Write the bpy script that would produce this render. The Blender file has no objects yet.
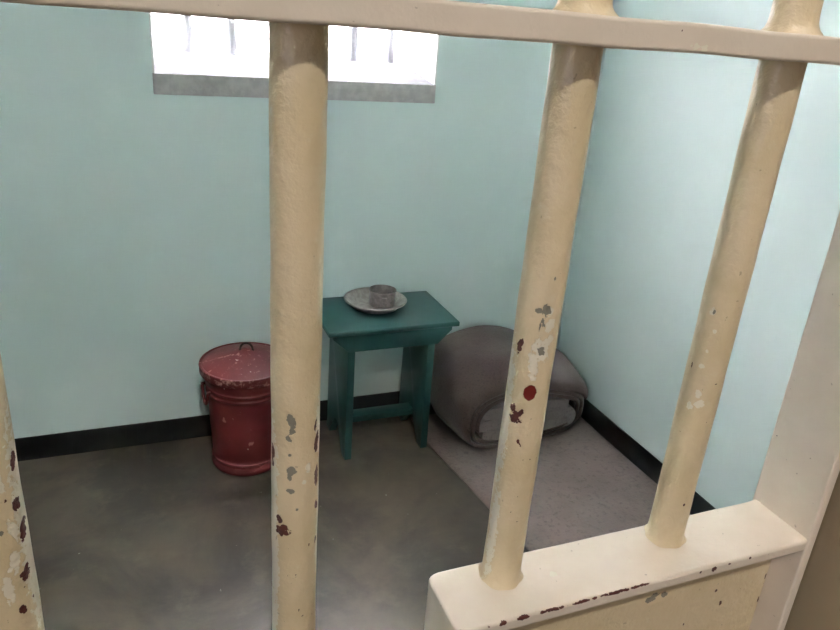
import bpy, bmesh, math, random
import numpy as np
from mathutils import Vector, Matrix

random.seed(4)
rng = np.random.default_rng(4)
SC = bpy.context.scene
COL = SC.collection

# ------------------------------------------------------------------ helpers
def lin(c):
    c = c / 255.0
    return c / 12.92 if c <= 0.04045 else ((c + 0.055) / 1.055) ** 2.4

def rgb(r, g, b):
    return (lin(r), lin(g), lin(b), 1.0)

def tag(o, label=None, cat=None, group=None, kind=None):
    if label: o['label'] = label
    if cat: o['category'] = cat
    if group: o['group'] = group
    if kind: o['kind'] = kind
    return o

def empty(name, loc, rz=0.0):
    o = bpy.data.objects.new(name, None)
    o.empty_display_size = 0.1
    COL.objects.link(o)
    o.location = loc
    o.rotation_euler = (0, 0, rz)
    return o

def link(name, me, mats, parent=None, smooth=True, angle=35):
    o = bpy.data.objects.new(name, me)
    COL.objects.link(o)
    if not isinstance(mats, (list, tuple)):
        mats = [mats]
    for m in mats:
        me.materials.append(m)
    if parent is not None:
        o.parent = parent
    if smooth:
        for p in me.polygons:
            p.use_smooth = True
        if angle is not None:
            try:
                me.set_sharp_from_angle(angle=math.radians(angle))
            except Exception:
                pass
    return o

def from_bm(name, bm, mats, parent=None, smooth=True, angle=35):
    bmesh.ops.recalc_face_normals(bm, faces=bm.faces[:])
    me = bpy.data.meshes.new(name)
    bm.to_mesh(me)
    bm.free()
    return link(name, me, mats, parent, smooth, angle)

def from_np(name, V, F, mats, parent=None, smooth=True, angle=None, attrs=None):
    me = bpy.data.meshes.new(name)
    me.from_pydata([tuple(v) for v in V], [], [tuple(f) for f in F])
    me.update()
    if attrs:
        for k, a in attrs.items():
            at = me.attributes.new(k, 'FLOAT', 'POINT')
            at.data.foreach_set('value', np.asarray(a, dtype=np.float32))
    return link(name, me, mats, parent, smooth, angle)

def bm_box(bm, x0, x1, y0, y1, z0, z1, bev=0.0, seg=2):
    r = bmesh.ops.create_cube(bm, size=1.0)
    vs = r['verts']
    for v in vs:
        v.co = Vector(((x0 + x1) / 2 + v.co.x * (x1 - x0), (y0 + y1) / 2 + v.co.y * (y1 - y0), (z0 + z1) / 2 + v.co.z * (z1 - z0)))
    if bev > 0:
        es = list({e for v in vs for e in v.link_edges})
        bmesh.ops.bevel(bm, geom=es, offset=bev, segments=seg, profile=0.5, affect='EDGES')

def bm_prism(bm, pts, axis, a0, a1, bev=0.0, seg=2):
    """pts: 2-D polygon; axis: extrude axis (0 x, 1 y, 2 z)."""
    def mk(p, a):
        if axis == 0: return (a, p[0], p[1])
        if axis == 1: return (p[0], a, p[1])
        return (p[0], p[1], a)
    A = [bm.verts.new(mk(p, a0)) for p in pts]
    B = [bm.verts.new(mk(p, a1)) for p in pts]
    n = len(pts)
    fs = [bm.faces.new(A), bm.faces.new(B[::-1])]
    for i in range(n):
        fs.append(bm.faces.new((A[i], B[i], B[(i + 1) % n], A[(i + 1) % n])))
    if bev > 0:
        es = list({e for f in fs for e in f.edges})
        bmesh.ops.bevel(bm, geom=es, offset=bev, segments=seg, profile=0.5, affect='EDGES')

def bm_lathe(bm, prof, n=64, center=(0, 0), caps=True):
    """prof: list of (r, z); r == 0 gives a pole."""
    rings = []
    for r, z in prof:
        if r <= 1e-6:
            rings.append([bm.verts.new((center[0], center[1], z))])
        else:
            rings.append([bm.verts.new((center[0] + r * math.cos(2 * math.pi * i / n), center[1] + r * math.sin(2 * math.pi * i / n), z)) for i in range(n)])
    for a, b in zip(rings[:-1], rings[1:]):
        for i in range(n):
            j = (i + 1) % n
            if len(a) == 1 and len(b) == 1: continue
            if len(a) == 1: bm.faces.new((a[0], b[i], b[j]))
            elif len(b) == 1: bm.faces.new((a[i], a[j], b[0]))
            else: bm.faces.new((a[i], a[j], b[j], b[i]))

def bm_tube(bm, pts, r, n=12):
    pts = [Vector(p) for p in pts]
    rings = []
    ref = Vector((0.13, 0.27, 0.95)).normalized()
    for i, p in enumerate(pts):
        t = (pts[min(i + 1, len(pts) - 1)] - pts[max(i - 1, 0)]).normalized()
        u = t.cross(ref)
        if u.length < 1e-3: u = t.cross(Vector((1, 0, 0)))
        u.normalize(); w = t.cross(u)
        rings.append([bm.verts.new(p + r * (math.cos(2 * math.pi * k / n) * u + math.sin(2 * math.pi * k / n) * w)) for k in range(n)])
    for a, b in zip(rings[:-1], rings[1:]):
        for k in range(n):
            bm.faces.new((a[k], a[(k + 1) % n], b[(k + 1) % n], b[k]))
    bm.faces.new(rings[0][::-1]); bm.faces.new(rings[-1])

def bez(p0, p1, p2, p3, n=16):
    out = []
    for i in range(n + 1):
        t = i / n
        out.append(tuple((1 - t) ** 3 * a + 3 * (1 - t) ** 2 * t * b + 3 * (1 - t) * t * t * c + t ** 3 * d for a, b, c, d in zip(p0, p1, p2, p3)))
    return out

def smooth01(t):
    t = np.clip(t, 0, 1)
    return t * t * (3 - 2 * t)

# ------------------------------------------------------------------ materials
def new_mat(name):
    m = bpy.data.materials.new(name)
    m.use_nodes = True
    nt = m.node_tree
    b = nt.nodes['Principled BSDF']
    return m, nt, b

def nd(nt, typ, **kw):
    n = nt.nodes.new(typ)
    for k, v in kw.items():
        if k.startswith('i_'):
            n.inputs[k[2:].replace('_', ' ')].default_value = v
        else:
            setattr(n, k, v)
    return n

def noise(nt, vec, scale, detail=4, rough=0.55, dist=0.0):
    n = nd(nt, 'ShaderNodeTexNoise')
    n.inputs['Scale'].default_value = scale
    n.inputs['Detail'].default_value = detail
    n.inputs['Roughness'].default_value = rough
    n.inputs['Distortion'].default_value = dist
    nt.links.new(vec, n.inputs['Vector'])
    return n.outputs['Fac']

def ramp(nt, fac, lo, hi):
    n = nd(nt, 'ShaderNodeMapRange', interpolation_type='SMOOTHSTEP')
    n.inputs['From Min'].default_value = lo
    n.inputs['From Max'].default_value = hi
    nt.links.new(fac, n.inputs['Value'])
    return n.outputs['Result']

def mix(nt, fac, a, b):
    n = nd(nt, 'ShaderNodeMix', data_type='RGBA')
    for s, v in ((n.inputs[0], fac), (n.inputs[6], a), (n.inputs[7], b)):
        if isinstance(v, (tuple, list, float, int)): s.default_value = v
        else: nt.links.new(v, s)
    return n.outputs[2]

def math_(nt, op, a, b=None):
    n = nd(nt, 'ShaderNodeMath', operation=op)
    for s, v in ((n.inputs[0], a), (n.inputs[1], b)):
        if v is None: continue
        if isinstance(v, (float, int)): s.default_value = v
        else: nt.links.new(v, s)
    return n.outputs[0]

def bump(nt, bsdf, height, strength, dist):
    n = nd(nt, 'ShaderNodeBump')
    n.inputs['Strength'].default_value = strength
    n.inputs['Distance'].default_value = dist
    nt.links.new(height, n.inputs['Height'])
    nt.links.new(n.outputs['Normal'], bsdf.inputs['Normal'])

def coord(nt):
    return nd(nt, 'ShaderNodeTexCoord').outputs['Object']

def mat_mottle(name, c0, c1, scale, rough=0.6, c2=None, s2=None, th2=(0.6, 0.7), bstr=0.1, bscale=None, bdist=0.002, metal=0.0, spec=0.5, lo=0.35, hi=0.65, detail=5):
    m, nt, b = new_mat(name)
    v = coord(nt)
    f = ramp(nt, noise(nt, v, scale, detail), lo, hi)
    c = mix(nt, f, c0, c1)
    if c2 is not None:
        f2 = ramp(nt, noise(nt, v, s2, 6, 0.6), *th2)
        c = mix(nt, f2, c, c2)
    nt.links.new(c, b.inputs['Base Color'])
    b.inputs['Roughness'].default_value = rough
    b.inputs['Metallic'].default_value = metal
    b.inputs['Specular IOR Level'].default_value = spec
    if bstr > 0:
        bump(nt, b, noise(nt, v, bscale or scale * 3, 4), bstr, bdist)
    return m

MINT = mat_mottle('mint_wall_paint', rgb(213, 226, 222), rgb(216, 228, 225), 2.2, rough=0.55, c2=rgb(219, 230, 226), s2=7, th2=(0.55, 0.75), bstr=0.16, bscale=38, bdist=0.003, spec=0.3)
TAN = mat_mottle('tan_wall_paint', rgb(158, 143, 116), rgb(168, 152, 124), 6, rough=0.45, bstr=0.15, bscale=45, bdist=0.003)
WHITEPLASTER = mat_mottle('white_plaster', rgb(236, 236, 232), rgb(222, 222, 220), 9, rough=0.7, bstr=0.2, bscale=40, bdist=0.003)
CONCRETE = mat_mottle('grey_concrete', rgb(178, 171, 170), rgb(194, 187, 185), 30, rough=0.85, c2=rgb(200, 196, 192), s2=60, th2=(0.62, 0.72), bstr=0.3, bscale=120, bdist=0.003)
BLACKTRIM = mat_mottle('black_skirting_paint', rgb(24, 25, 26), rgb(34, 35, 35), 12, rough=0.4, c2=rgb(70, 70, 66), s2=110, th2=(0.76, 0.8), bstr=0.1, bscale=40)
CEIL = mat_mottle('ceiling_white', rgb(232, 235, 232), rgb(236, 238, 236), 5, rough=0.8)
CORR = mat_mottle('corridor_wall_paint', rgb(158, 152, 140), rgb(166, 160, 148), 4, rough=0.6)
SILLTOP = mat_mottle('weathered_sill', rgb(98, 97, 100), rgb(118, 117, 120), 14, rough=0.8, bstr=0.2, bscale=60)
WINBAR = mat_mottle('grey_bar_paint', rgb(150, 151, 154), rgb(162, 163, 166), 30, rough=0.4)
GREEN = mat_mottle('green_stool_paint', rgb(39, 76, 73), rgb(43, 83, 79), 14, rough=0.36, c2=rgb(52, 88, 84), s2=55, th2=(0.66, 0.78), bstr=0.12, bscale=60, bdist=0.002)
STEEL = mat_mottle('dull_steel', rgb(178, 166, 160), rgb(198, 188, 182), 60, rough=0.28, metal=0.9, bstr=0.08, bscale=90, bdist=0.001)
MUGSTEEL = mat_mottle('dark_dull_steel', rgb(150, 140, 138), rgb(170, 160, 157), 60, rough=0.32, metal=0.85, bstr=0.08, bscale=90, bdist=0.001)
DARKMETAL = mat_mottle('dark_worn_metal', rgb(58, 48, 46), rgb(90, 74, 70), 60, rough=0.45, metal=0.5)
LAMPWHITE = mat_mottle('lamp_enamel', rgb(225, 222, 214), rgb(215, 212, 204), 20, rough=0.4)
YARDWALL = mat_mottle('grey_brick', rgb(116, 112, 108), rgb(104, 101, 98), 3, rough=0.85, bstr=0.0)
YARD = mat_mottle('pale_gravel', rgb(222, 222, 220), rgb(210, 210, 208), 8, rough=0.9)

def mat_floor():
    m, nt, b = new_mat('worn_screed_floor')
    v = coord(nt)
    a = ramp(nt, noise(nt, v, 2.6, 7, 0.62, 0.6), 0.32, 0.68)
    c = mix(nt, a, rgb(69, 61, 54), rgb(105, 91, 77))
    a2 = ramp(nt, noise(nt, v, 9, 7, 0.65), 0.50, 0.80)
    c = mix(nt, math_(nt, 'MULTIPLY', a2, 0.9), c, rgb(112, 98, 84))
    a3 = ramp(nt, noise(nt, v, 1.3, 4, 0.5), 0.52, 0.75)
    c = mix(nt, a3, c, rgb(64, 60, 56))
    a4 = ramp(nt, noise(nt, v, 55, 3, 0.5), 0.73, 0.78)
    c = mix(nt, a4, c, rgb(150, 144, 134))
    nt.links.new(c, b.inputs['Base Color'])
    r = nd(nt, 'ShaderNodeMapRange')
    r.inputs['To Min'].default_value = 0.27
    r.inputs['To Max'].default_value = 0.42
    nt.links.new(noise(nt, v, 6, 4), r.inputs['Value'])
    nt.links.new(r.outputs['Result'], b.inputs['Roughness'])
    bump(nt, b, noise(nt, v, 24, 5), 0.12, 0.004)
    return m
FLOOR = mat_floor()

def mat_felt(name, c0, c1, c2, fs=160, strength=0.5, weave=None):
    m, nt, b = new_mat(name)
    v = coord(nt)
    c = mix(nt, ramp(nt, noise(nt, v, 7, 4), 0.3, 0.7), c0, c1)
    c = mix(nt, ramp(nt, noise(nt, v, fs, 3, 0.7), 0.5, 0.72), c, c2)
    nt.links.new(c, b.inputs['Base Color'])
    b.inputs['Roughness'].default_value = 0.95
    b.inputs['Specular IOR Level'].default_value = 0.15
    b.inputs['Sheen Weight'].default_value = 0.25
    b.inputs['Sheen Roughness'].default_value = 0.5
    h = math_(nt, 'ADD', noise(nt, v, fs * 1.6, 3, 0.7), math_(nt, 'MULTIPLY', noise(nt, v, 22, 3), 1.2))
    bump(nt, b, h, strength, 0.004)
    return m
MATFELT = mat_felt('brown_sisal_felt', rgb(128, 110, 103), rgb(140, 121, 113), rgb(116, 100, 94), 60, 0.6)
BLANKET = mat_felt('brown_wool_blanket', rgb(92, 76, 71), rgb(101, 85, 79), rgb(79, 66, 61), 140, 0.45)
GREYBLANKET = mat_felt('grey_wool_blanket', rgb(136, 124, 121), rgb(144, 132, 129), rgb(122, 111, 108), 140, 0.4)

def mat_red():
    m, nt, b = new_mat('worn_red_enamel')
    v = coord(nt)
    c = mix(nt, ramp(nt, noise(nt, v, 11, 5), 0.35, 0.65), rgb(110, 42, 43), rgb(122, 49, 49))
    c = mix(nt, ramp(nt, noise(nt, v, 26, 6, 0.65), 0.6, 0.76), c, rgb(146, 80, 76))
    c = mix(nt, ramp(nt, noise(nt, v, 34, 3, 0.5), 0.71, 0.74), c, rgb(202, 168, 160))
    w = nd(nt, 'ShaderNodeAttribute', attribute_name='wear')
    wn = math_(nt, 'ADD', w.outputs['Fac'], math_(nt, 'MULTIPLY', math_(nt, 'SUBTRACT', noise(nt, v, 60, 5, 0.65), 0.5), 1.6))
    c = mix(nt, ramp(nt, wn, 0.45, 0.75), c, rgb(186, 132, 124))
    nt.links.new(c, b.inputs['Base Color'])
    b.inputs['Roughness'].default_value = 0.42
    bump(nt, b, noise(nt, v, 40, 4), 0.12, 0.002)
    return m
RED = mat_red()

def mat_gate(name, base0, base1, pale, relief):
    """Thick yellowed enamel with older coats, painted flank light, rust and grey primer showing where the point attributes say."""
    m, nt, b = new_mat(name)
    v = coord(nt)
    big = noise(nt, v, 22, 5, 0.6)
    fine = noise(nt, v, 420, 4, 0.6)
    mid = noise(nt, v, 130, 5, 0.65)
    c = mix(nt, ramp(nt, big, 0.35, 0.65), base0, base1)
    c = mix(nt, math_(nt, 'MULTIPLY', ramp(nt, noise(nt, v, 90, 5, 0.6), 0.6, 0.8), 0.5), c, pale)
    edge = math_(nt, 'ADD', math_(nt, 'MULTIPLY', math_(nt, 'SUBTRACT', noise(nt, v, 300, 3, 0.6), 0.5), 2.2), math_(nt, 'MULTIPLY', math_(nt, 'SUBTRACT', fine, 0.5), 0.45))
    def mask(attr, lo, hi, k=1.0):
        a = nd(nt, 'ShaderNodeAttribute', attribute_name=attr).outputs['Fac']
        return ramp(nt, math_(nt, 'ADD', a, math_(nt, 'MULTIPLY', edge, k)), lo, hi)
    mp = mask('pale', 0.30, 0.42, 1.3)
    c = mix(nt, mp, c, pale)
    mg = mask('grey', 0.34, 0.42)
    c = mix(nt, mg, c, rgb(134, 130, 116))
    mr = mask('rust', 0.34, 0.42)
    rc = mix(nt, ramp(nt, mid, 0.4, 0.6), rgb(74, 36, 34), rgb(92, 46, 40))
    c = mix(nt, mr, c, rc)
    md = mask('red', 0.3, 0.38, 0.35)
    c = mix(nt, md, c, rgb(112, 34, 28))
    ms = ramp(nt, noise(nt, v, 210, 2, 0.5), 0.745, 0.765)
    c = mix(nt, math_(nt, 'MULTIPLY', ms, 0.4), c, rgb(120, 98, 74))
    nt.links.new(c, b.inputs['Base Color'])
    b.inputs['Roughness'].default_value = 0.36
    b.inputs['Coat Weight'].default_value = 0.15
    b.inputs['Coat Roughness'].default_value = 0.25
    h = math_(nt, 'ADD', noise(nt, v, 95, 4, 0.55), math_(nt, 'MULTIPLY', noise(nt, v, 320, 3, 0.5), 0.35))
    for mm, k in ((mp, 0.35), (mg, 0.6), (mr, 0.8), (md, 0.5)):
        h = math_(nt, 'SUBTRACT', h, math_(nt, 'MULTIPLY', mm, k))
    bump(nt, b, h, relief, 0.0018)
    return m
GATEBAR = mat_gate('yellowed_bar_enamel', rgb(214, 196, 158), rgb(222, 204, 170), rgb(230, 222, 202), 0.9)
GATEFLAT = mat_gate('cream_rail_enamel', rgb(222, 209, 191), rgb(227, 215, 198), rgb(229, 224, 204), 0.22)

# ------------------------------------------------------------------ the room shell
BY = 2.338          # back wall face
RX = 1.662          # right wall face
LX = -1.10
FY = 0.362           # inner face of the front (corridor) wall
CY = 0.06           # corridor face of the front wall
CEILZ = 2.55
WX0, WX1, WZ0, WZ1 = 0.104, 1.003, 1.247, 1.96
WT = 0.40           # thickness of the back wall

bm = bmesh.new()
bm_box(bm, LX - 0.25, RX + 0.25, CY, BY + WT, -0.10, 0.0)
tag(from_bm('floor', bm, FLOOR, smooth=False), 'dark mottled screed floor of the cell', 'floor', kind='structure')

bm = bmesh.new()
bm_box(bm, LX - 0.25, RX + 0.25, FY, BY + WT, CEILZ, CEILZ + 0.12)
tag(from_bm('ceiling', bm, CEIL, smooth=False), 'pale flat ceiling of the cell', 'ceiling', kind='structure')

bm = bmesh.new()
zs = 1.187
bm_box(bm, LX - 0.25, WX0, BY, BY + WT, 0, CEILZ)
bm_box(bm, WX1, RX + 0.25, BY, BY + WT, 0, CEILZ)
bm_box(bm, WX0, WX1, BY, BY + WT, 0, zs)
bm_box(bm, WX0, WX1, BY, BY + WT, WZ1, CEILZ)
tag(from_bm('wall_back', bm, MINT, smooth=False), 'mint green back wall with the barred window', 'wall', kind='structure')

bm = bmesh.new()
bm_box(bm, RX, RX + 0.25, FY, BY, 0, CEILZ)
tag(from_bm('wall_right', bm, MINT, smooth=False), 'mint green side wall beside the sleeping mat', 'wall', kind='structure')
bm = bmesh.new()
bm_box(bm, LX - 0.25, LX, FY, BY, 0, CEILZ)
tag(from_bm('wall_left', bm, MINT, smooth=False), 'mint green side wall left of the red bucket', 'wall', kind='structure')

# front wall with the doorway: mint inside, tan in the doorway and towards the corridor
DX0, DX1, DZ = -0.475, 0.5045, 2.10
bm = bmesh.new()
bm_box(bm, -3.0, DX0, CY, FY, 0, 3.0)
bm_box(bm, DX1, 3.0, CY, FY, 0, 3.0)
bm_box(bm, DX0, DX1, CY, FY, DZ, 3.0)
o = from_bm('wall_front', bm, [TAN, MINT], smooth=False)
for p in o.data.polygons:
    if p.normal.y > 0.9: p.material_index = 1
tag(o, 'tan front wall and doorway reveal around the gate', 'wall', kind='structure')

for nm, dims, lab in (
        ('baseboard_back', (LX, RX, BY - 0.006, BY, 0.0, 0.086), 'black painted skirting along the back wall'),
        ('baseboard_right', (RX - 0.006, RX, FY, BY - 0.006, 0.0, 0.086), 'black painted skirting beside the mat'),
        ('baseboard_left', (LX, LX + 0.006, FY, BY - 0.006, 0.0, 0.086), 'black painted skirting on the left wall')):
    bm = bmesh.new()
    bm_box(bm, *dims, bev=0.0015)
    tag(from_bm(nm, bm, BLACKTRIM), lab, 'skirting', kind='structure')

# window: sloping sill, reveals coloured white for the window glare, six upright bars
win = empty('window_1', (0, BY, WZ0))
tag(win, 'small high barred window with a sloping white sill in the back wall', 'window', kind='structure')
bm = bmesh.new()
bm_prism(bm, [(-0.004, zs - WZ0), (-0.004, 0.0), (WT, 0.056), (WT, zs - WZ0)], 0, WX0, WX1, bev=0.003)
o = from_bm('sill', bm, [CONCRETE, SILLTOP], win)
for p in o.data.polygons:
    if p.normal.z > 0.7: p.material_index = 1
for nm, dims in (('reveal', (WX0, WX0 + 0.006, 0.0, WT, 0.0, WZ1 - WZ0)), ('reveal', (WX1 - 0.006, WX1, 0.0, WT, 0.0, WZ1 - WZ0)), ('lintel', (WX0, WX1, 0.0, WT, WZ1 - WZ0 - 0.006, WZ1 - WZ0))):
    bm = bmesh.new()
    bm_box(bm, *dims)
    from_bm(nm, bm, WHITEPLASTER, win, smooth=False)
for k in range(6):
    x = 0.236 + k * 0.1425
    bm = bmesh.new()
    bm_lathe(bm, [(0, 0.04), (0.0165, 0.04), (0.0165, WZ1 - WZ0), (0, WZ1 - WZ0)], 24, (x, 0.322))
    from_bm('bar', bm, WINBAR, win)

# courtyard outside the window
bm = bmesh.new()
bm_box(bm, -8, 10, BY + WT, 9.2, -0.1, 0.0)
tag(from_bm('courtyard_ground', bm, YARD, smooth=False), 'pale courtyard ground outside the window', 'ground', kind='structure')
bm = bmesh.new()
bm_box(bm, -8, 10, 9.0, 9.2, 0.0, 3.2)
for i in range(20):
    bm_box(bm, -8, 10, 8.985, 9.0, 0.02 + i * 0.157, 0.15 + i * 0.157, bev=0.004)
tag(from_bm('wall_courtyard', bm, YARDWALL, smooth=False), 'grey courtyard wall seen through the window', 'wall', kind='structure')

bm = bmesh.new(); bm_box(bm, -4, 6, BY + WT, BY + WT + 0.8, 2.02, 2.12)  # unseen overhang added to cut sky light on the sill
tag(from_bm('sky_block_eave', bm, WHITEPLASTER, smooth=False), 'added unseen overhang screening the cell window from the high sky', 'roof', kind='structure')

# corridor on the camera's side
bm = bmesh.new(); bm_box(bm, -3.0, 3.0, -2.3, CY, -0.10, 0.0)
tag(from_bm('floor_corridor', bm, FLOOR, smooth=False), 'screed floor of the corridor', 'floor', kind='structure')
bm = bmesh.new(); bm_box(bm, -3.0, 3.0, -2.3, CY, 3.0, 3.1)
tag(from_bm('ceiling_corridor', bm, CEIL, smooth=False), 'pale corridor ceiling', 'ceiling', kind='structure')
KY0, KY1, KZ0, KZ1 = -2.15, -1.05, 1.20, 2.05
bm = bmesh.new()
bm_box(bm, -3.2, -3.0, -2.3, KY0, 0, 3.0)
bm_box(bm, -3.2, -3.0, KY1, FY, 0, 3.0)
bm_box(bm, -3.2, -3.0, KY0, KY1, 0, KZ0)
bm_box(bm, -3.2, -3.0, KY0, KY1, KZ1, 3.0)
bm_box(bm, -3.12, -3.08, (KY0 + KY1) / 2 - 0.012, (KY0 + KY1) / 2 + 0.012, KZ0, KZ1)
tag(from_bm('wall_corridor_west', bm, CORR, smooth=False), 'corridor end wall with a small window opening', 'wall', kind='structure')
for nm, d in (('wall_corridor', (-3.0, 3.0, -2.4, -2.3, 0, 3.0)), ('wall_corridor_east', (3.0, 3.1, -2.3, FY, 0, 3.0))):
    bm = bmesh.new(); bm_box(bm, *d)
    tag(from_bm(nm, bm, CORR, smooth=False), 'pale corridor wall facing the cell', 'wall', kind='structure')

# ------------------------------------------------------------------ the gate
GY = 0.344
R = 0.0134
gate = empty('cell_gate', (0.0787, GY, 0.0))
tag(gate, 'cream painted steel bar gate with chipped paint closing the cell doorway', 'gate')
GX = 0.0787

def chip_fields(th, z, chips, r=R):
    """chips: kind -> list of (theta_deg, z, half width mm, half height mm, tilt deg)."""
    out = {}
    for kind in ('pale', 'grey', 'rust', 'red'):
        f = np.full(th.shape, -1.0)
        for (t0, z0, ru, rz, tilt) in chips.get(kind, []):
            du = ((th - math.radians(t0) + math.pi) % (2 * math.pi) - math.pi) * r * 1000
            dz = (z - z0) * 1000
            c, s = math.cos(math.radians(tilt)), math.sin(math.radians(tilt))
            a, b_ = du * c + dz * s, -du * s + dz * c
            k = 1.0 if kind == 'pale' else 1.22
            f = np.maximum(f, 1.0 - (a / (ru * k)) ** 2 - (b_ / (rz * k)) ** 2)
        out[kind] = np.clip(f, -1, 1)
    return out

RAILB, RAILT = 1.4437, 1.4583       # middle rail
PLZ = 1.090                          # top of the lock case
def make_bar(x, z0, z1, chips, flares, dense=(1.05, 1.47), label=None):
    zs_ = []
    z = z0
    while z < z1:
        zs_.append(z)
        z += 0.0011 if dense[0] < z < dense[1] else 0.02
    zs_.append(z1)
    zs_ = np.array(zs_)
    n = 84
    th = np.linspace(-math.pi, math.pi, n, endpoint=False)
    TH, ZZ = np.meshgrid(th, zs_)
    rad = np.full(TH.shape, R)
    for zf, side, h, d in flares:
        dz = (ZZ - zf) * side
        wob = 1 + 0.28 * np.sin(TH * 3 + zf * 40 + x * 9) + 0.18 * np.sin(TH * 7 + x * 50)
        rad = rad + np.where(dz >= -0.0005, d * wob * np.exp(-np.clip(dz, 0, 1) / h), 0)
    rad = rad + 0.00012 * np.sin(TH * 2 + ZZ * 60) + 0.0001 * np.sin(TH * 5 - ZZ * 130 + x)
    f = chip_fields(TH, ZZ, chips)
    rad = rad - 0.00025 * smooth01((np.maximum(f['rust'], np.maximum(f['grey'], f['red'])) - 0.2) / 0.3)
    V = np.stack([x - GX + rad * np.cos(TH), rad * np.sin(TH), ZZ], -1).reshape(-1, 3)
    m = len(zs_)
    F = []
    for j in range(m - 1):
        a = j * n
        for i in range(n):
            k = (i + 1) % n
            F.append((a + i, a + k, a + n + k, a + n + i))
    F.append(tuple(range(n))[::-1]); F.append(tuple((m - 1) * n + i for i in range(n)))
    o = from_np('bar', V, F, GATEBAR, gate, attrs={k: a.ravel() for k, a in f.items()}, angle=50)
    if label: o['label'] = label
    return o

def specks(k, seed, tlo=-175, thi=-5, zlo=1.08, zhi=1.40, lo=0.35, hi=0.9):
    g = np.random.default_rng(seed)
    return [(g.uniform(tlo, thi), g.uniform(zlo, zhi), g.uniform(lo, hi), g.uniform(lo, hi * 1.6), g.uniform(-30, 30)) for _ in range(k)]

chips1 = {
    'red': [],
    'rust': [(-135, 1.1730, 4.6, 4.2, 0), (-143, 1.1795, 1.9, 3.6, 20), (-47, 1.240, 1.3, 4.2, -12), (-42, 1.2285, 2.2, 6.0, -10), (-40, 1.2065, 2.4, 6.4, 0), (-171, 1.222, 2.2, 5.2, 0), (-172, 1.215, 1.6, 3.0, 0), (-38, 1.186, 1.6, 3.4, 0), (-36, 1.160, 1.3, 3.0, 0)] + specks(9, 11, -130, -45, 1.08, 1.20),
    'grey': [(-113, 1.2460, 2.3, 4.2, 10), (-110, 1.2405, 1.9, 3.2, -10), (-118, 1.2345, 1.8, 2.6, 25), (-116, 1.224, 1.3, 1.7, 0), (-112, 1.2140, 2.9, 3.0, 0), (-116, 1.2095, 1.3, 2.0, 0), (-114, 1.2005, 2.4, 1.8, 0), (-98, 1.188, 1.0, 1.0, 0)],
    'pale': [(-176, 1.21, 7.5, 42, 0), (-166, 1.155, 6.0, 70, 0), (-172, 1.10, 6.5, 45, 0), (-30, 1.235, 5.0, 24, 0), (-25, 1.17, 3.4, 40, 0), (-70, 1.215, 2.2, 3.4, 0), (-80, 1.206, 1.6, 2.0, 0)],  # long left-flank strips paint in side light along with the old coat
}
chips2 = {
    'red': [(-115.6, 1.2435, 4.1, 5.4, -8)],
    'rust': [(-146, 1.2245, 4.2, 4.6, 0), (-157, 1.2305, 2.2, 3.2, 0), (-133, 1.2285, 1.5, 3.2, -20), (-162, 1.2725, 2.2, 5.8, -15), (-124.6, 1.2066, 1.0, 3.4, 35), (-128, 1.2085, 0.8, 1.6, 0)] + specks(5, 12, -120, -70, 1.10, 1.20),
    'grey': [(-103, 1.2980, 2.4, 4.2, 15), (-108, 1.2905, 1.2, 4.6, 20), (-125, 1.2975, 2.0, 1.8, 0), (-102, 1.2720, 2.2, 3.4, 20), (-115, 1.2870, 0.9, 3.6, 0), (-95, 1.318, 0.9, 1.4, 0)],
    'pale': [(-88, 1.288, 4.8, 5.0, 0), (-102, 1.272, 6.0, 9.0, 20), (-118, 1.262, 3.6, 12, 10), (-95, 1.297, 3.0, 4.0, 0), (-84, 1.279, 4.0, 4.0, 0), (178, 1.22, 6.0, 60, 0), (-170, 1.13, 5.4, 45, 0), (-45, 1.29, 2.0, 5.0, 0)],  # tall strips on the left flank are painted light from the left
}
chips3 = {
    'red': [],
    'rust': [(176, 1.240, 0.9, 3.0, 0), (-100, 1.1294, 1.0, 1.4, 0)] + specks(3, 13, -150, -90, 1.12, 1.25),
    'grey': [(-153, 1.2832, 1.0, 2.2, 0)],
    'pale': [(-131, 1.2145, 5.4, 3.4, 20), (-158, 1.2110, 3.0, 4.0, 0), (-142, 1.222, 2.6, 4.2, 0), (-156, 1.2835, 2.6, 3.6, 0), (-139, 1.270, 1.8, 2.2, 0), (-150, 1.243, 2.2, 2.2, 0), (-146, 1.255, 1.6, 1.6, 0)],
}
chipsL = {
    'red': [],
    'rust': [(-20, 1.2405, 2.4, 4.8, -10), (-32, 1.2168, 2.8, 3.6, -15), (-24, 1.2005, 2.9, 6.4, -18), (-38, 1.1745, 3.2, 3.6, 0), (-35, 1.178, 1.4, 2.6, -20), (-46, 1.1675, 0.9, 0.9, 0), (-57, 1.1548, 2.3, 2.6, 0)] + specks(6, 14, -110, -10, 1.10, 1.26),
    'grey': [(-75, 1.205, 1.4, 1.8, 0)],
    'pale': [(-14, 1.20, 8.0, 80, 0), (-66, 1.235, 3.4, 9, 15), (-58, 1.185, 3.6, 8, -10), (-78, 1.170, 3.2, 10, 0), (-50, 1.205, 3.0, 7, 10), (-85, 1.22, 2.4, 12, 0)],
}
noch = {}
FL_RAIL = (RAILT, 1, 0.0030, 0.0040)
FL_CASE = (PLZ, 1, 0.0030, 0.0026)
make_bar(0.0787, 0.09, 1.97, chips1, [FL_RAIL], label='bar with one brown rust chip and grey flecks down its lower half')
make_bar(0.2267, PLZ - 0.004, 1.97, chips2, [FL_RAIL, FL_CASE], label='bar with a red oval chip above a ragged brown chip')
make_bar(0.3719, PLZ - 0.004, 1.97, chips3, [FL_RAIL, FL_CASE], label='bar nearest the stile with small cream flakes')
make_bar(-0.0717, 0.09, 1.97, chipsL, [FL_RAIL], label='bar at the left edge with a row of dark chips')
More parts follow.
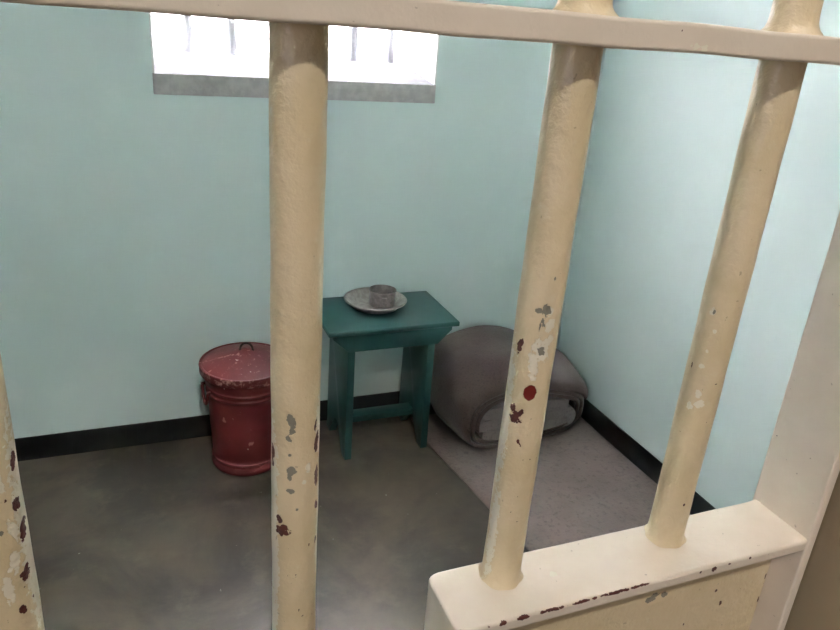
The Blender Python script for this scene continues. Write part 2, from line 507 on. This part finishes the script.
for x in (-0.2215, -0.3700):
    make_bar(x, 0.09, 1.97, noch, [FL_RAIL], dense=(9, 9))
for x in (0.2267, 0.3719):
    make_bar(x, 0.09, 0.845, noch, [], dense=(9, 9))

def axis_pts(a0, a1, r, step, dense=None, dstep=None):
    pts = [a0 + r * t for t in (0, 0.25, 0.5, 0.75)]
    a = a0 + r
    while a < a1 - r - 1e-9:
        pts.append(a)
        a += dstep if (dense and dense[0] < a < dense[1]) else step
    pts += [a1 - r * t for t in (1, 0.75, 0.5, 0.25, 0)]
    return pts

def rounded_grid_box(xs, ys, zs_, r):
    """box surface with a fine grid and rounded edges; returns V, F."""
    V, F, idx = [], [], {}
    nx, ny, nz = len(xs), len(ys), len(zs_)
    lo = np.array([xs[0], ys[0], zs_[0]]) + r
    hi = np.array([xs[-1], ys[-1], zs_[-1]]) - r
    def vid(i, j, k):
        key = (i, j, k)
        if key not in idx:
            p = np.array([xs[i], ys[j], zs_[k]])
            c = np.minimum(np.maximum(p, lo), hi)
            d = p - c
            L = np.linalg.norm(d)
            # spherify the border smoothly
            if L > 1e-12:
                m = np.max(np.abs(d))
                p = c + d / L * m
            idx[key] = len(V)
            V.append(p)
        return idx[key]
    for i in range(nx - 1):
        for j in range(ny - 1):
            F.append((vid(i, j, 0), vid(i, j + 1, 0), vid(i + 1, j + 1, 0), vid(i + 1, j, 0)))
            F.append((vid(i, j, nz - 1), vid(i + 1, j, nz - 1), vid(i + 1, j + 1, nz - 1), vid(i, j + 1, nz - 1)))
    for i in range(nx - 1):
        for k in range(nz - 1):
            F.append((vid(i, 0, k), vid(i + 1, 0, k), vid(i + 1, 0, k + 1), vid(i, 0, k + 1)))
            F.append((vid(i, ny - 1, k), vid(i, ny - 1, k + 1), vid(i + 1, ny - 1, k + 1), vid(i + 1, ny - 1, k)))
    for j in range(ny - 1):
        for k in range(nz - 1):
            F.append((vid(0, j, k), vid(0, j, k + 1), vid(0, j + 1, k + 1), vid(0, j + 1, k)))
            F.append((vid(nx - 1, j, k), vid(nx - 1, j + 1, k), vid(nx - 1, j + 1, k + 1), vid(nx - 1, j, k + 1)))
    return np.array(V), F

def flat_fields(V, chips):
    """chips: kind -> list of (centre xyz, radii xyz) ellipsoids in gate coordinates."""
    out = {}
    for kind in ('pale', 'grey', 'rust', 'red'):
        f = np.full(len(V), -1.0)
        for c, rr in chips.get(kind, []):
            f = np.maximum(f, 1.0 - (((V - np.array(c)) / np.array(rr)) ** 2).sum(1))
        out[kind] = np.clip(f, -1, 1)
    return out

W = lambda x, y, z: (x - GX, y - GY, z)     # world point -> gate coordinates

# middle rail: flat steel laid on edge towards the viewer, bars run through it
V, F = rounded_grid_box(axis_pts(-0.455, 0.404, 0.0022, 0.02, (0.02, 0.34), 0.0015), axis_pts(-0.029, 0.023, 0.0022, 0.002), axis_pts(RAILB, RAILT, 0.0022, 0.0014), 0.0022)
V[:, 2] -= (V[:, 0] - 0.12) * 0.0045
V[:, 2] += 0.00022 * np.sin(V[:, 0] * 70) + 0.0002 * np.sin(V[:, 0] * 33 + 1)
V[:, 1] += 0.0003 * np.sin(V[:, 0] * 48)
ch = {'pale': [(W(0.2775, 0.315, 1.4472), (0.0036, 0.004, 0.0024)), (W(0.2845, 0.315, 1.4468), (0.0040, 0.004, 0.0026))],
      'rust': [(W(0.2677, 0.315, 1.4538), (0.0011, 0.002, 0.0011)), (W(0.2745, 0.315, 1.4550), (0.0008, 0.002, 0.0007)), (W(0.2715, 0.315, 1.4515), (0.0007, 0.002, 0.0006))]}
from_np('middle_rail', V, F, GATEFLAT, gate, attrs=flat_fields(V, ch))

# stiles and end rails
def flat_part(name, x0, x1, y0, y1, z0, z1, step=0.03, ch={}, dense=None, dstep=None, r=0.002):
    V, F = rounded_grid_box(axis_pts(x0 - GX, x1 - GX, r, 0.02 if (x1 - x0) > 0.2 else 0.004), axis_pts(y0 - GY, y1 - GY, r, 0.003), axis_pts(z0, z1, r, step, dense, dstep) if z1 - z0 > 0.1 else axis_pts(z0, z1, r, 0.004), r)
    return from_np(name, V, F, GATEFLAT, gate, attrs=flat_fields(V, ch))
chs = {'rust': [(W(0.4825, 0.358, 1.155), (0.002, 0.0022, 0.0020))], 'grey': [(W(0.4825, 0.356, 1.325), (0.002, 0.0012, 0.0022)), (W(0.4825, 0.353, 1.312), (0.002, 0.0010, 0.0018))]}
flat_part('stile', 0.4815, 0.4905, 0.3038, 0.3625, 0.03, 2.02, ch=chs, dense=(1.05, 1.45), dstep=0.0015)
flat_part('stile', -0.4640, -0.4550, 0.3055, 0.3625, 0.03, 2.02)
flat_part('bottom_rail', -0.4560, 0.4820, 0.315, 0.367, 0.078, 0.0926)
flat_part('top_rail', -0.4560, 0.4820, 0.315, 0.367, 1.962, 1.976)

# lock case: thick top plate, recessed front panel, bottom plate
case = empty('lock_case', (0, 0, 0)); case.parent = gate
PX0, PX1, PY0, PY1 = 0.1755 - GX, 0.4822 - GX, 0.3042 - GY, 0.3603 - GY
V, F = rounded_grid_box(axis_pts(PX0, PX1, 0.0022, 0.0013), axis_pts(PY0, PY1, 0.0022, 0.0014), axis_pts(PLZ - 0.0098, PLZ, 0.0022, 0.0013), 0.0022)
rc = 0.011
fx = np.clip((PX0 + rc - V[:, 0]) / rc, 0, 1)
half, cy = (PY1 - PY0) / 2, (PY1 + PY0) / 2
V[:, 1] = cy + (V[:, 1] - cy) * (1 - (rc / half) * 0.72 * (1 - np.sqrt(np.clip(1 - fx ** 2, 0, 1))))
top = V[:, 2] > PLZ - 0.003
dx, dy = (V[:, 0] - (0.2635 - GX)) / 0.0052, (V[:, 1] - (0.3335 - GY)) / 0.0036
V[:, 2] -= np.where(top, 0.0008 * np.exp(-(dx ** 2 + dy ** 2)), 0)
V[:, 2] += np.where(top, 0.0004 * np.exp(-(((dx - 1.1) ** 2 + (dy + 1.3) ** 2) * 2.5)), 0)
V[:, 2] += np.where(top, 0.00018 * np.sin(V[:, 0] * 110) * np.sin(V[:, 1] * 160), 0)
# weld run against the stile
V[:, 2] += np.where(top, 0.002 * np.exp(-(PX1 - V[:, 0]) / 0.003), 0)
ch = {'rust': [(W(0.246, 0.3040, PLZ - 0.0008), (0.014, 0.0022, 0.0019)), (W(0.270, 0.3036, PLZ - 0.0006), (0.018, 0.0022, 0.0017)), (W(0.298, 0.3040, PLZ - 0.0005), (0.018, 0.0021, 0.0017)), (W(0.318, 0.3042, PLZ - 0.0003), (0.015, 0.0019, 0.0015)),
               (W(0.2235, 0.3040, PLZ - 0.001), (0.0055, 0.0026, 0.0026)), (W(0.208, 0.3040, PLZ - 0.0012), (0.0032, 0.0024, 0.0026)), (W(0.198, 0.3040, PLZ - 0.001), (0.0014, 0.002, 0.0015)), (W(0.1775, 0.3050, PLZ - 0.001), (0.0030, 0.003, 0.0024)),
               (W(0.3865, 0.3035, PLZ - 0.003), (0.0030, 0.003, 0.0032)), (W(0.3735, 0.3035, PLZ - 0.0028), (0.0016, 0.002, 0.0017)), (W(0.401, 0.3035, PLZ - 0.002), (0.0018, 0.0022, 0.0012)), (W(0.4215, 0.3035, PLZ - 0.0015), (0.0020, 0.002, 0.0012))],
      'pale': [(W(0.2635, 0.3335, PLZ), (0.0044, 0.0034, 0.004))]}
from_np('case_top', V, F, GATEFLAT, case, attrs=flat_fields(V, ch))['label'] = 'cream top plate with a dark chipped front edge and a dent'
V, F = rounded_grid_box(axis_pts(PX0 + 0.006, 0.4812 - GX, 0.0015, 0.0016), axis_pts(0.3275 - GY, 0.3325 - GY, 0.0015, 0.002), axis_pts(0.840, PLZ - 0.0095, 0.0015, 0.02, (0.98, 2), 0.0016), 0.0015)
# shallow pressed band along the top of the panel
front = V[:, 1] < 0.329 - GY
V[:, 1] += np.where(front, 0.0012 * (1 - smooth01((V[:, 2] - (PLZ - 0.034)) / 0.008)) * 0 , 0)
ch = {'grey': [(W(0.3560, 0.3275, 1.0450), (0.0062, 0.003, 0.0042)), (W(0.3695, 0.3275, 1.0462), (0.0044, 0.003, 0.0036)), (W(0.3600, 0.3275, 1.0485), (0.005, 0.003, 0.0026))],
      'rust': [(W(0.4255, 0.3275, 1.0345), (0.0018, 0.003, 0.0024)), (W(0.4345, 0.3275, 1.0185), (0.0020, 0.003, 0.0036)), (W(0.4125, 0.3275, 1.0106), (0.0009, 0.002, 0.0010)), (W(0.3990, 0.3275, 1.006), (0.0014, 0.002, 0.0018)), (W(0.3838, 0.3275, 1.011), (0.0010, 0.002, 0.0010)),
               (W(0.4790, 0.3275, 1.035), (0.0012, 0.003, 0.004)), (W(0.4790, 0.3275, 1.010), (0.0012, 0.003, 0.005))]}
from_np('case_panel', V, F, GATEBAR, case, attrs=flat_fields(V, ch))['label'] = 'recessed sheet panel with grey and brown paint chips'
V, F = rounded_grid_box(axis_pts(PX0, PX1, 0.002, 0.02), axis_pts(PY0, PY1, 0.002, 0.005), axis_pts(0.832, 0.842, 0.002, 0.004), 0.002)
from_np('case_bottom', V, F, GATEFLAT, case, attrs=flat_fields(V, {}))
V, F = rounded_grid_box(axis_pts(PX0 + 0.001, PX0 + 0.007, 0.0015, 0.003), axis_pts(PY0 + 0.004, PY1 - 0.004, 0.0015, 0.004), axis_pts(0.841, PLZ - 0.0095, 0.0015, 0.02), 0.0015)
from_np('case_end', V, F, GATEFLAT, case, attrs=flat_fields(V, {}))

# ------------------------------------------------------------------ red lidded bucket
BX, BYY = 0.326, 2.160
bucket = empty('lidded_bucket', (BX, BYY, 0.0))
tag(bucket, 'worn red metal bucket with conical lid on the floor left of the green stool', 'bucket')
def wear_attr(o, fn):
    me = o.data
    n = len(me.vertices)
    co = np.empty(n * 3, dtype=np.float32); me.vertices.foreach_get('co', co); co = co.reshape(-1, 3)
    at = me.attributes.new('wear', 'FLOAT', 'POINT')
    at.data.foreach_set('value', fn(co).astype(np.float32))
bm = bmesh.new()
def rb(z): return 0.110 + (0.128 - 0.110) * (z / 0.345)
prof = [(0, 0.006), (rb(0) - 0.004, 0.006), (rb(0) - 0.001, 0.0), (rb(0) + 0.004, 0.001), (rb(0.02) + 0.006, 0.008)]
def ridge(zc, h, d):
    out = []
    for k in range(9):
        t = k / 8
        z = zc - h / 2 + h * t
        out.append((rb(z) + d * math.sin(math.pi * t), z))
    return out
z = 0.014
for k in range(5): prof.append((rb(0.014 + k * 0.003) + 0.006 - 0.0008 * k, 0.014 + k * 0.003))
prof += ridge(0.040, 0.012, 0.0035)
for k in range(1, 14): 
    zz = 0.046 + (0.276 - 0.046) * k / 14
    prof.append((rb(zz), zz))
prof += ridge(0.283, 0.011, 0.004)
prof += ridge(0.303, 0.011, 0.004)
prof += [(rb(0.312), 0.312), (rb(0.325), 0.325), (rb(0.345) + 0.003, 0.338), (rb(0.345) + 0.004, 0.345), (rb(0.345) - 0.003, 0.347), (0.11, 0.30), (0.098, 0.02), (0, 0.018)]
bm_lathe(bm, prof, 96)
o = from_bm('body', bm, RED, bucket, angle=60)
def bw(co):
    z = co[:, 2]
    w = 0.32 * np.exp(-((z - 0.040) / 0.010) ** 2) + 0.30 * np.exp(-((z - 0.335) / 0.014) ** 2) + 0.24 * np.exp(-((z - 0.28) / 0.004) ** 2) + 0.22 * np.exp(-((z - 0.299) / 0.004) ** 2) + 0.2 * np.exp(-((z - 0.008) / 0.006) ** 2)
    th = np.arctan2(co[:, 1], co[:, 0])
    for t0, z0, ru, rz in ((-133, 0.215, 6, 0.010), (-98, 0.232, 6, 0.005), (-62, 0.235, 9, 0.006), (-92, 0.128, 5, 0.004), (-75, 0.20, 4, 0.004)):
        du = (np.degrees(th) - t0) / ru
        w = np.maximum(w, 1.1 * np.exp(-du ** 2 - ((z - z0) / rz) ** 2))
    return w
wear_attr(o, bw)
bm = bmesh.new()
prof = [(0.1395, 0.346), (0.1440, 0.346), (0.1462, 0.350), (0.1462, 0.366), (0.1470, 0.3705), (0.1455, 0.3745), (0.1415, 0.3755), (0.137, 0.3735)]
for k in range(1, 13):
    t = k / 12
    prof.append((0.137 * (1 - t) + 0.0 * t, 0.3735 + 0.047 * t ** 0.92))
prof += [(0, 0.416)] 
for k in range(0, 10):
    t = k / 9
    prof.append((0.001 + 0.136 * t, 0.416 - 0.046 * t))
prof.append((0.1395, 0.366)); prof.append((0.1395, 0.346))
bm_lathe(bm, prof, 96)
lid = from_bm('lid', bm, RED, bucket, angle=40)
lid['label'] = 'paler worn red conical lid'
def lw(co):
    r = np.hypot(co[:, 0], co[:, 1])
    th = np.degrees(np.arctan2(co[:, 1], co[:, 0]))
    w = 0.22 + 0.28 * np.exp(-((r - 0.146) / 0.004) ** 2) + 0.12 * (r < 0.137)
    d = (co[:, 1] + 0.35 * co[:, 0] + 0.03) / 0.004
    w = w + 0.35 * np.exp(-d ** 2) * (co[:, 0] < 0.0)
    return w
wear_attr(lid, lw)
bm = bmesh.new()
hp = [(-0.020, -0.004, 0.4185)] + bez((-0.016, -0.004, 0.420), (-0.016, -0.008, 0.4500), (0.022, -0.012, 0.4480), (0.022, -0.012, 0.418), 18) + [(0.026, -0.012, 0.4165)]
bm_tube(bm, hp, 0.0036, 10)
from_bm('lid_handle', bm, DARKMETAL, lid)['label'] = 'small dark wire loop handle'
for s in (-1, 1):
    bm = bmesh.new()
    a = math.radians(188) if s < 0 else math.radians(8)
    c_, s_ = math.cos(a), math.sin(a)
    P = lambda u, r_, z_: (c_ * r_ - s_ * u, s_ * r_ + c_ * u, z_)
    pts = [P(-0.035, 0.125, 0.300), P(-0.035, 0.136, 0.298)] + [P(-0.035 + 0.07 * t, 0.1345, 0.294 - 0.050 * math.sin(math.pi * t) ** 0.6) for t in [k / 20 for k in range(21)]] + [P(0.035, 0.136, 0.298), P(0.035, 0.125, 0.300)]
    bm_tube(bm, pts, 0.0050, 10)
    from_bm('side_handle', bm, RED, bucket)

# ------------------------------------------------------------------ green stool
SX0, SX1, SY0, SY1, SZ = 0.567, 1.026, 2.022, 2.328, 0.509
stool = empty('wooden_stool', (0.80, 2.18, 0.0))
tag(stool, 'dark green painted wooden stool with plank legs standing against the back wall', 'stool')
sx, sy = 0.80, 2.18
bm = bmesh.new()
bm_box(bm, SX0 - sx, SX1 - sx, SY0 - sy, SY1 - sy, SZ - 0.017, SZ, bev=0.004, seg=3)
from_bm('top', bm, GREEN, stool)
for y0 in (2.042, 2.288):
    bm = bmesh.new()
    A0, A1 = 0.588 - sx, 1.008 - sx
    L0, L1 = 0.645 - sx, 0.957 - sx
    zt, zm, zb = SZ - 0.017, SZ - 0.036, SZ - 0.085
    bm_prism(bm, [(A0, zt), (A0, zm), (L0 - 0.002, zb), (L1 + 0.002, zb), (A1, zm), (A1, zt)], 1, y0 - sy, y0 + 0.020 - sy, bev=0.0018)
    from_bm('apron', bm, GREEN, stool)
for x0 in (0.645, 0.932):
    bm = bmesh.new()
    ya, yb, yc = 2.062 - sy, 2.288 - sy, 2.175 - sy
    pts = [(ya, SZ - 0.017), (ya - 0.008, 0.0), (ya + 0.034, 0.0), (yc - 0.028, 0.088), (yc, 0.102), (yc + 0.028, 0.088), (yb - 0.034, 0.0), (yb + 0.008, 0.0), (yb, SZ - 0.017)]
    bm_prism(bm, pts, 0, x0 - sx, x0 + 0.025 - sx, bev=0.0018)
    from_bm('leg', bm, GREEN, stool)
bm = bmesh.new()
bm_box(bm, 0.668 - sx, 0.934 - sx, 2.150 - sy, 2.202 - sy, 0.088, 0.112, bev=0.002)
from_bm('stretcher', bm, GREEN, stool)

# ------------------------------------------------------------------ plate and mug
px_, py_ = 0.785, 2.215
plate = None
bm = bmesh.new()
prof = [(0, 0.0), (0.074, 0.0), (0.080, 0.003), (0.093, 0.017), (0.101, 0.0255), (0.107, 0.0275), (0.1095, 0.0265), (0.1105, 0.0282), (0.1080, 0.0306), (0.1000, 0.0290), (0.0910, 0.0195), (0.0785, 0.0055), (0.073, 0.0028), (0, 0.0028)]
bm_lathe(bm, prof, 96)
plate = from_bm('metal_plate', bm, STEEL, angle=60)
plate.location = (px_, py_, SZ)
tag(plate, 'round dull metal plate on the green stool holding the mug', 'plate')
mx, my = 0.811, 2.219
mug = empty('metal_mug', (mx, my, SZ + 0.0030))
tag(mug, 'small dull metal mug standing in the plate on the stool', 'mug')
bm = bmesh.new()
prof = [(0, 0.0), (0.0425, 0.0), (0.0452, 0.0025), (0.0458, 0.010), (0.0466, 0.052), (0.0482, 0.0545), (0.0482, 0.0565), (0.0462, 0.0572), (0.0448, 0.054), (0.0440, 0.010), (0.040, 0.003), (0, 0.003)]
bm_lathe(bm, prof, 72)
from_bm('body', bm, MUGSTEEL, mug, angle=60)
bm = bmesh.new()
ang = math.radians(-100)
pts = [(0.0455, 0.042), (0.054, 0.0430), (0.0585, 0.039), (0.0585, 0.029), (0.055, 0.0220), (0.0452, 0.019)]
hw = 0.0075
prev = None
for r_, z_ in pts:
    ring = []
    for u, dr in ((-hw, -0.0009), (hw, -0.0009), (hw, 0.0009), (-hw, 0.0009)):
        rr = r_ + dr
        ring.append(bm.verts.new((math.cos(ang) * rr - math.sin(ang) * u, math.sin(ang) * rr + math.cos(ang) * u, z_ + dr * 0.8)))
    if prev:
        for i in range(4): bm.faces.new((prev[i], prev[(i + 1) % 4], ring[(i + 1) % 4], ring[i]))
    else: bm.faces.new(ring)
    prev = ring
bm.faces.new(prev[::-1])
from_bm('handle', bm, MUGSTEEL, mug, angle=25)

# ------------------------------------------------------------------ sleeping mat
def mat_left(y): return 0.968 + (max(0.0, 2.06 - y) + 0.15 * max(0.0, y - 2.06)) * 0.122
nu, nv = 60, 150
mt = 0.011
V, F = [], []
ys = np.linspace(0.62, 2.262, nv)
def mat_pt(u, y):
    x0 = mat_left(y) + 0.0012 * math.sin(y * 11) + 0.0008 * math.sin(y * 31)
    x1 = RX - 0.012 + 0.003 * math.sin(y * 9)
    return x0 + (x1 - x0) * u
for side in (0, 1):
    for j, y in enumerate(ys):
        for i in range(nu):
            u = i / (nu - 1)
            e = min(min(u, 1 - u) * 0.68, (y - ys[0]), (ys[-1] - y)) / 0.006
            lift = 0.0012 * math.sin(y * 7 + u * 5) * math.sin(u * 9)
            z = (mt * (0.55 + 0.45 * min(1, e)) + max(0, lift)) if side else 0.0005
            V.append((mat_pt(u, y) - 1.3, y - 1.44, z))
N = nu * nv
for j in range(nv - 1):
    for i in range(nu - 1):
        a = j * nu + i
        F.append((a, a + nu, a + nu + 1, a + 1))
        F.append((N + a, N + a + 1, N + a + nu + 1, N + a + nu))
for j in range(nv - 1):
    a = j * nu; F.append((a, N + a, N + a + nu, a + nu))
    a = j * nu + nu - 1; F.append((a, a + nu, N + a + nu, N + a))
for i in range(nu - 1):
    F.append((i, i + 1, N + i + 1, N + i))
    a = (nv - 1) * nu + i; F.append((a, N + a, N + a + 1, a + 1))
o = from_np('sleeping_mat', np.array(V), F, MATFELT, angle=50)
o.location = (1.3, 1.44, 0)
tag(o, 'flat brown felt sleeping mat on the floor along the right wall', 'mat')

# ------------------------------------------------------------------ bedding roll
RCX, RY0, RD = 1.316, 1.957, 0.350
def roll_section(theta, a, b, n=2.9):
    c, s = math.cos(theta), math.sin(theta)
    x = a * math.copysign(abs(c) ** (2 / n), c)
    z = b * math.copysign(abs(s) ** (2 / n), s)
    return x, z
def spiral_mesh(a0, b0, pitch, t_start, turns, wob=0.0, y_in=0.0):
    nt_, nd_ = int(turns * 76), 34
    V = []
    for i in range(nt_ + 1):
        t = i / nt_ * turns
        th = t_start + 2 * math.pi * t
        a, b = a0 - pitch * t, b0 - pitch * t * 0.92
        x, z = roll_section(th, a, b)
        z += b0
        for j in range(nd_ + 1):
            q = j / nd_
            d = RD * q ** 1.5
            s = math.sqrt(max(0, 1 - (1 - min(d / 0.20, 1)) ** 2))
            sxx = 1 + 0.215 * s * (1.0 if x < 0 else 0.62)
            szz = 1 + 0.40 * s
            sl = 1 - 0.20 * float(smooth01(np.array((x + 0.06) / a0)))
            zz = z * szz * (sl if z > b0 * 0.5 else 1 - (1 - sl) * z / (b0 * 0.5))
            y = d + 0.006 * math.sin(th * 1.0 + 1.3) + wob * math.sin(th * 3 + t) + y_in * t
            wr = 0.0035 * math.sin(th * 5 + d * 18) * s + 0.003 * math.sin(th * 2 - d * 30) * s
            xx = x * sxx
            L = math.hypot(x, z - b0) + 1e-6
            xx += wr * x / L; zz += wr * (z - b0) / L
            rot = 0.085 * (xx)
            V.append((xx, y + rot, max(zz, 0.0065 + 0.0 * t) if True else zz))
    F = []
    for i in range(nt_):
        for j in range(nd_):
            k = i * (nd_ + 1) + j
            F.append((k, k + 1, k + nd_ + 2, k + nd_ + 1))
    return np.array(V), F
V, F = spiral_mesh(0.264, 0.124, 0.0200, math.radians(14), 2.5, 0.003, 0.002)
roll = from_np('bedding_roll', V, F, BLANKET)
roll.location = (RCX, RY0, 0.0125)
md = roll.modifiers.new('thick', 'SOLIDIFY'); md.thickness = 0.0145; md.offset = 0.0
md = roll.modifiers.new('soft', 'SUBSURF'); md.levels = 1; md.render_levels = 1
tag(roll, 'thick dark brown blanket rolled up on the mat in the corner by the right wall', 'blanket')

V = []
F = []
gb = bmesh.new()
# a pile of three folds, one blanket: rounded S-shaped slabs joined at alternate sides
def fold_path():
    pts = []
    w, h, g = 0.184, 0.030, 0.0
    zc = [-0.046, 0.000, 0.046]
    pts += [(-w + (2 * w) * t, zc[0]) for t in np.linspace(0, 1, 14)]
    pts += [(w + 0.023 * math.cos(a), (zc[0] + zc[1]) / 2 + 0.023 * math.sin(a)) for a in np.linspace(-math.pi / 2, math.pi / 2, 9)[1:-1]]
    pts += [(w - (2 * w) * t, zc[1]) for t in np.linspace(0, 1, 14)]
    pts += [(-w - 0.023 * math.cos(a), (zc[1] + zc[2]) / 2 + 0.023 * math.sin(a)) for a in np.linspace(-math.pi / 2, math.pi / 2, 9)[1:-1]]
    pts += [(-w + (2 * w) * t, zc[2]) for t in np.linspace(0, 1, 14)]
    return pts
fp = fold_path()
nd_ = 14
for (x, z) in fp:
    for j in range(nd_ + 1):
        d = 0.26 * j / nd_
        sl = 1 - 0.14 * float(smooth01(np.array((x + 0.1) / 0.25)))
        V.append((x, d + 0.085 * x + 0.002 * math.sin(x * 40 + z * 90), z * sl - 0.010 * float(smooth01(np.array((x + 0.1) / 0.3))) + 0.0012 * math.sin(x * 25 + d * 20)))
for i in range(len(fp) - 1):
    for j in range(nd_):
        k = i * (nd_ + 1) + j
        F.append((k, k + 1, k + nd_ + 2, k + nd_ + 1))
gb.free()
fb = from_np('folded_blanket', np.array(V), F, GREYBLANKET)
fb.location = (RCX - 0.008, RY0 + 0.004, 0.124)
md = fb.modifiers.new('thick', 'SOLIDIFY'); md.thickness = 0.0435; md.offset = 0.0
md = fb.modifiers.new('bev', 'BEVEL'); md.width = 0.009; md.segments = 3; md.limit_method = 'ANGLE'; md.angle_limit = math.radians(50)
tag(fb, 'pale grey folded blanket tucked inside the end of the brown roll', 'blanket')

# ------------------------------------------------------------------ corridor lamp (behind the camera)
lamp = empty('ceiling_lamp', (0.10, -0.95, 3.0))
tag(lamp, 'round globe lamp on the corridor ceiling', 'lamp')
bm = bmesh.new()
bm_lathe(bm, [(0, -0.001), (0.05, -0.001), (0.05, -0.012), (0.02, -0.02), (0.012, -0.06), (0, -0.06)], 40)
from_bm('base', bm, DARKMETAL, lamp)
bm = bmesh.new()
bm_lathe(bm, [(0, -0.050), (0.030, -0.052), (0.060, -0.062), (0.105, -0.150), (0.107, -0.150), (0.062, -0.058), (0.030, -0.047), (0, -0.045)], 48)
from_bm('lamp_shade', bm, DARKMETAL, lamp)  # shade added to keep the globe's light off the ceiling
m, nt, b = new_mat('lamp_glass')
b.inputs['Base Color'].default_value = (0.9, 0.85, 0.75, 1)
b.inputs['Emission Color'].default_value = (1.0, 0.95, 0.88, 1)
b.inputs['Emission Strength'].default_value = LAMP_E = 560.0
bm = bmesh.new()
bmesh.ops.create_uvsphere(bm, u_segments=20, v_segments=12, radius=0.045)
for v in bm.verts: v.co.z -= 0.112
from_bm('globe', bm, m, lamp)

# ------------------------------------------------------------------ daylight
w = bpy.data.worlds.new('sky'); SC.world = w
w.use_nodes = True
nt = w.node_tree
bg = nt.nodes['Background']
bg.inputs['Color'].default_value = (0.97, 0.955, 1.09, 1)
bg.inputs['Strength'].default_value = 5.0
sl = bpy.data.lights.new('sun', 'SUN')
sl.energy = 245.0
sl.angle = math.radians(0.53)
sl.color = (0.98, 0.96, 1.06)
so = bpy.data.objects.new('sun', sl); COL.objects.link(so)
so.rotation_euler = Vector((-0.5, 0.03, -0.87)).to_track_quat('-Z', 'Y').to_euler()
so.location = (4, 5, 8)
def portal(name, sx_, sz_, loc, rx, rz=0):
    pl = bpy.data.lights.new(name, 'AREA')
    pl.shape = 'RECTANGLE'; pl.size = sx_; pl.size_y = sz_
    pl.cycles.is_portal = True
    po = bpy.data.objects.new(name, pl); COL.objects.link(po)
    po.location = loc
    po.rotation_euler = (math.radians(rx), 0, math.radians(rz))
portal('cell_window_portal', WX1 - WX0, WZ1 - WZ0, ((WX0 + WX1) / 2, BY + WT + 0.01, (WZ0 + WZ1) / 2), -90)
portal('corridor_window_portal', KY1 - KY0, KZ1 - KZ0, (-3.21, (KY0 + KY1) / 2, (KZ0 + KZ1) / 2), 90, -90)

# ------------------------------------------------------------------ camera
cam = bpy.data.cameras.new('camera')
co = bpy.data.objects.new('camera', cam); COL.objects.link(co)
cam.sensor_width = 36.0
cam.lens = 720.931 / 840 * 36.0
cam.clip_start = 0.01
r_ = Vector((0.92678687, -0.36838227, 0.07321612)); u_ = Vector((0.07755931, 0.37844694, 0.92236786)); f_ = Vector((0.36749238, 0.84915983, -0.37931114))
M = Matrix(((r_.x, u_.x, -f_.x, 0), (r_.y, u_.y, -f_.y, 0), (r_.z, u_.z, -f_.z, 1.45), (0, 0, 0, 1)))
co.matrix_world = M
SC.camera = co

SC.view_settings.view_transform = 'Standard'
SC.view_settings.look = 'None'
SC.view_settings.gamma = 1.0
SC.view_settings.use_curve_mapping = False
SC.view_settings.exposure = 0.95
SC.cycles.max_bounces = 12
SC.cycles.diffuse_bounces = 8
SC.cycles.sample_clamp_indirect = 0.0
SC.cycles.use_denoising = True
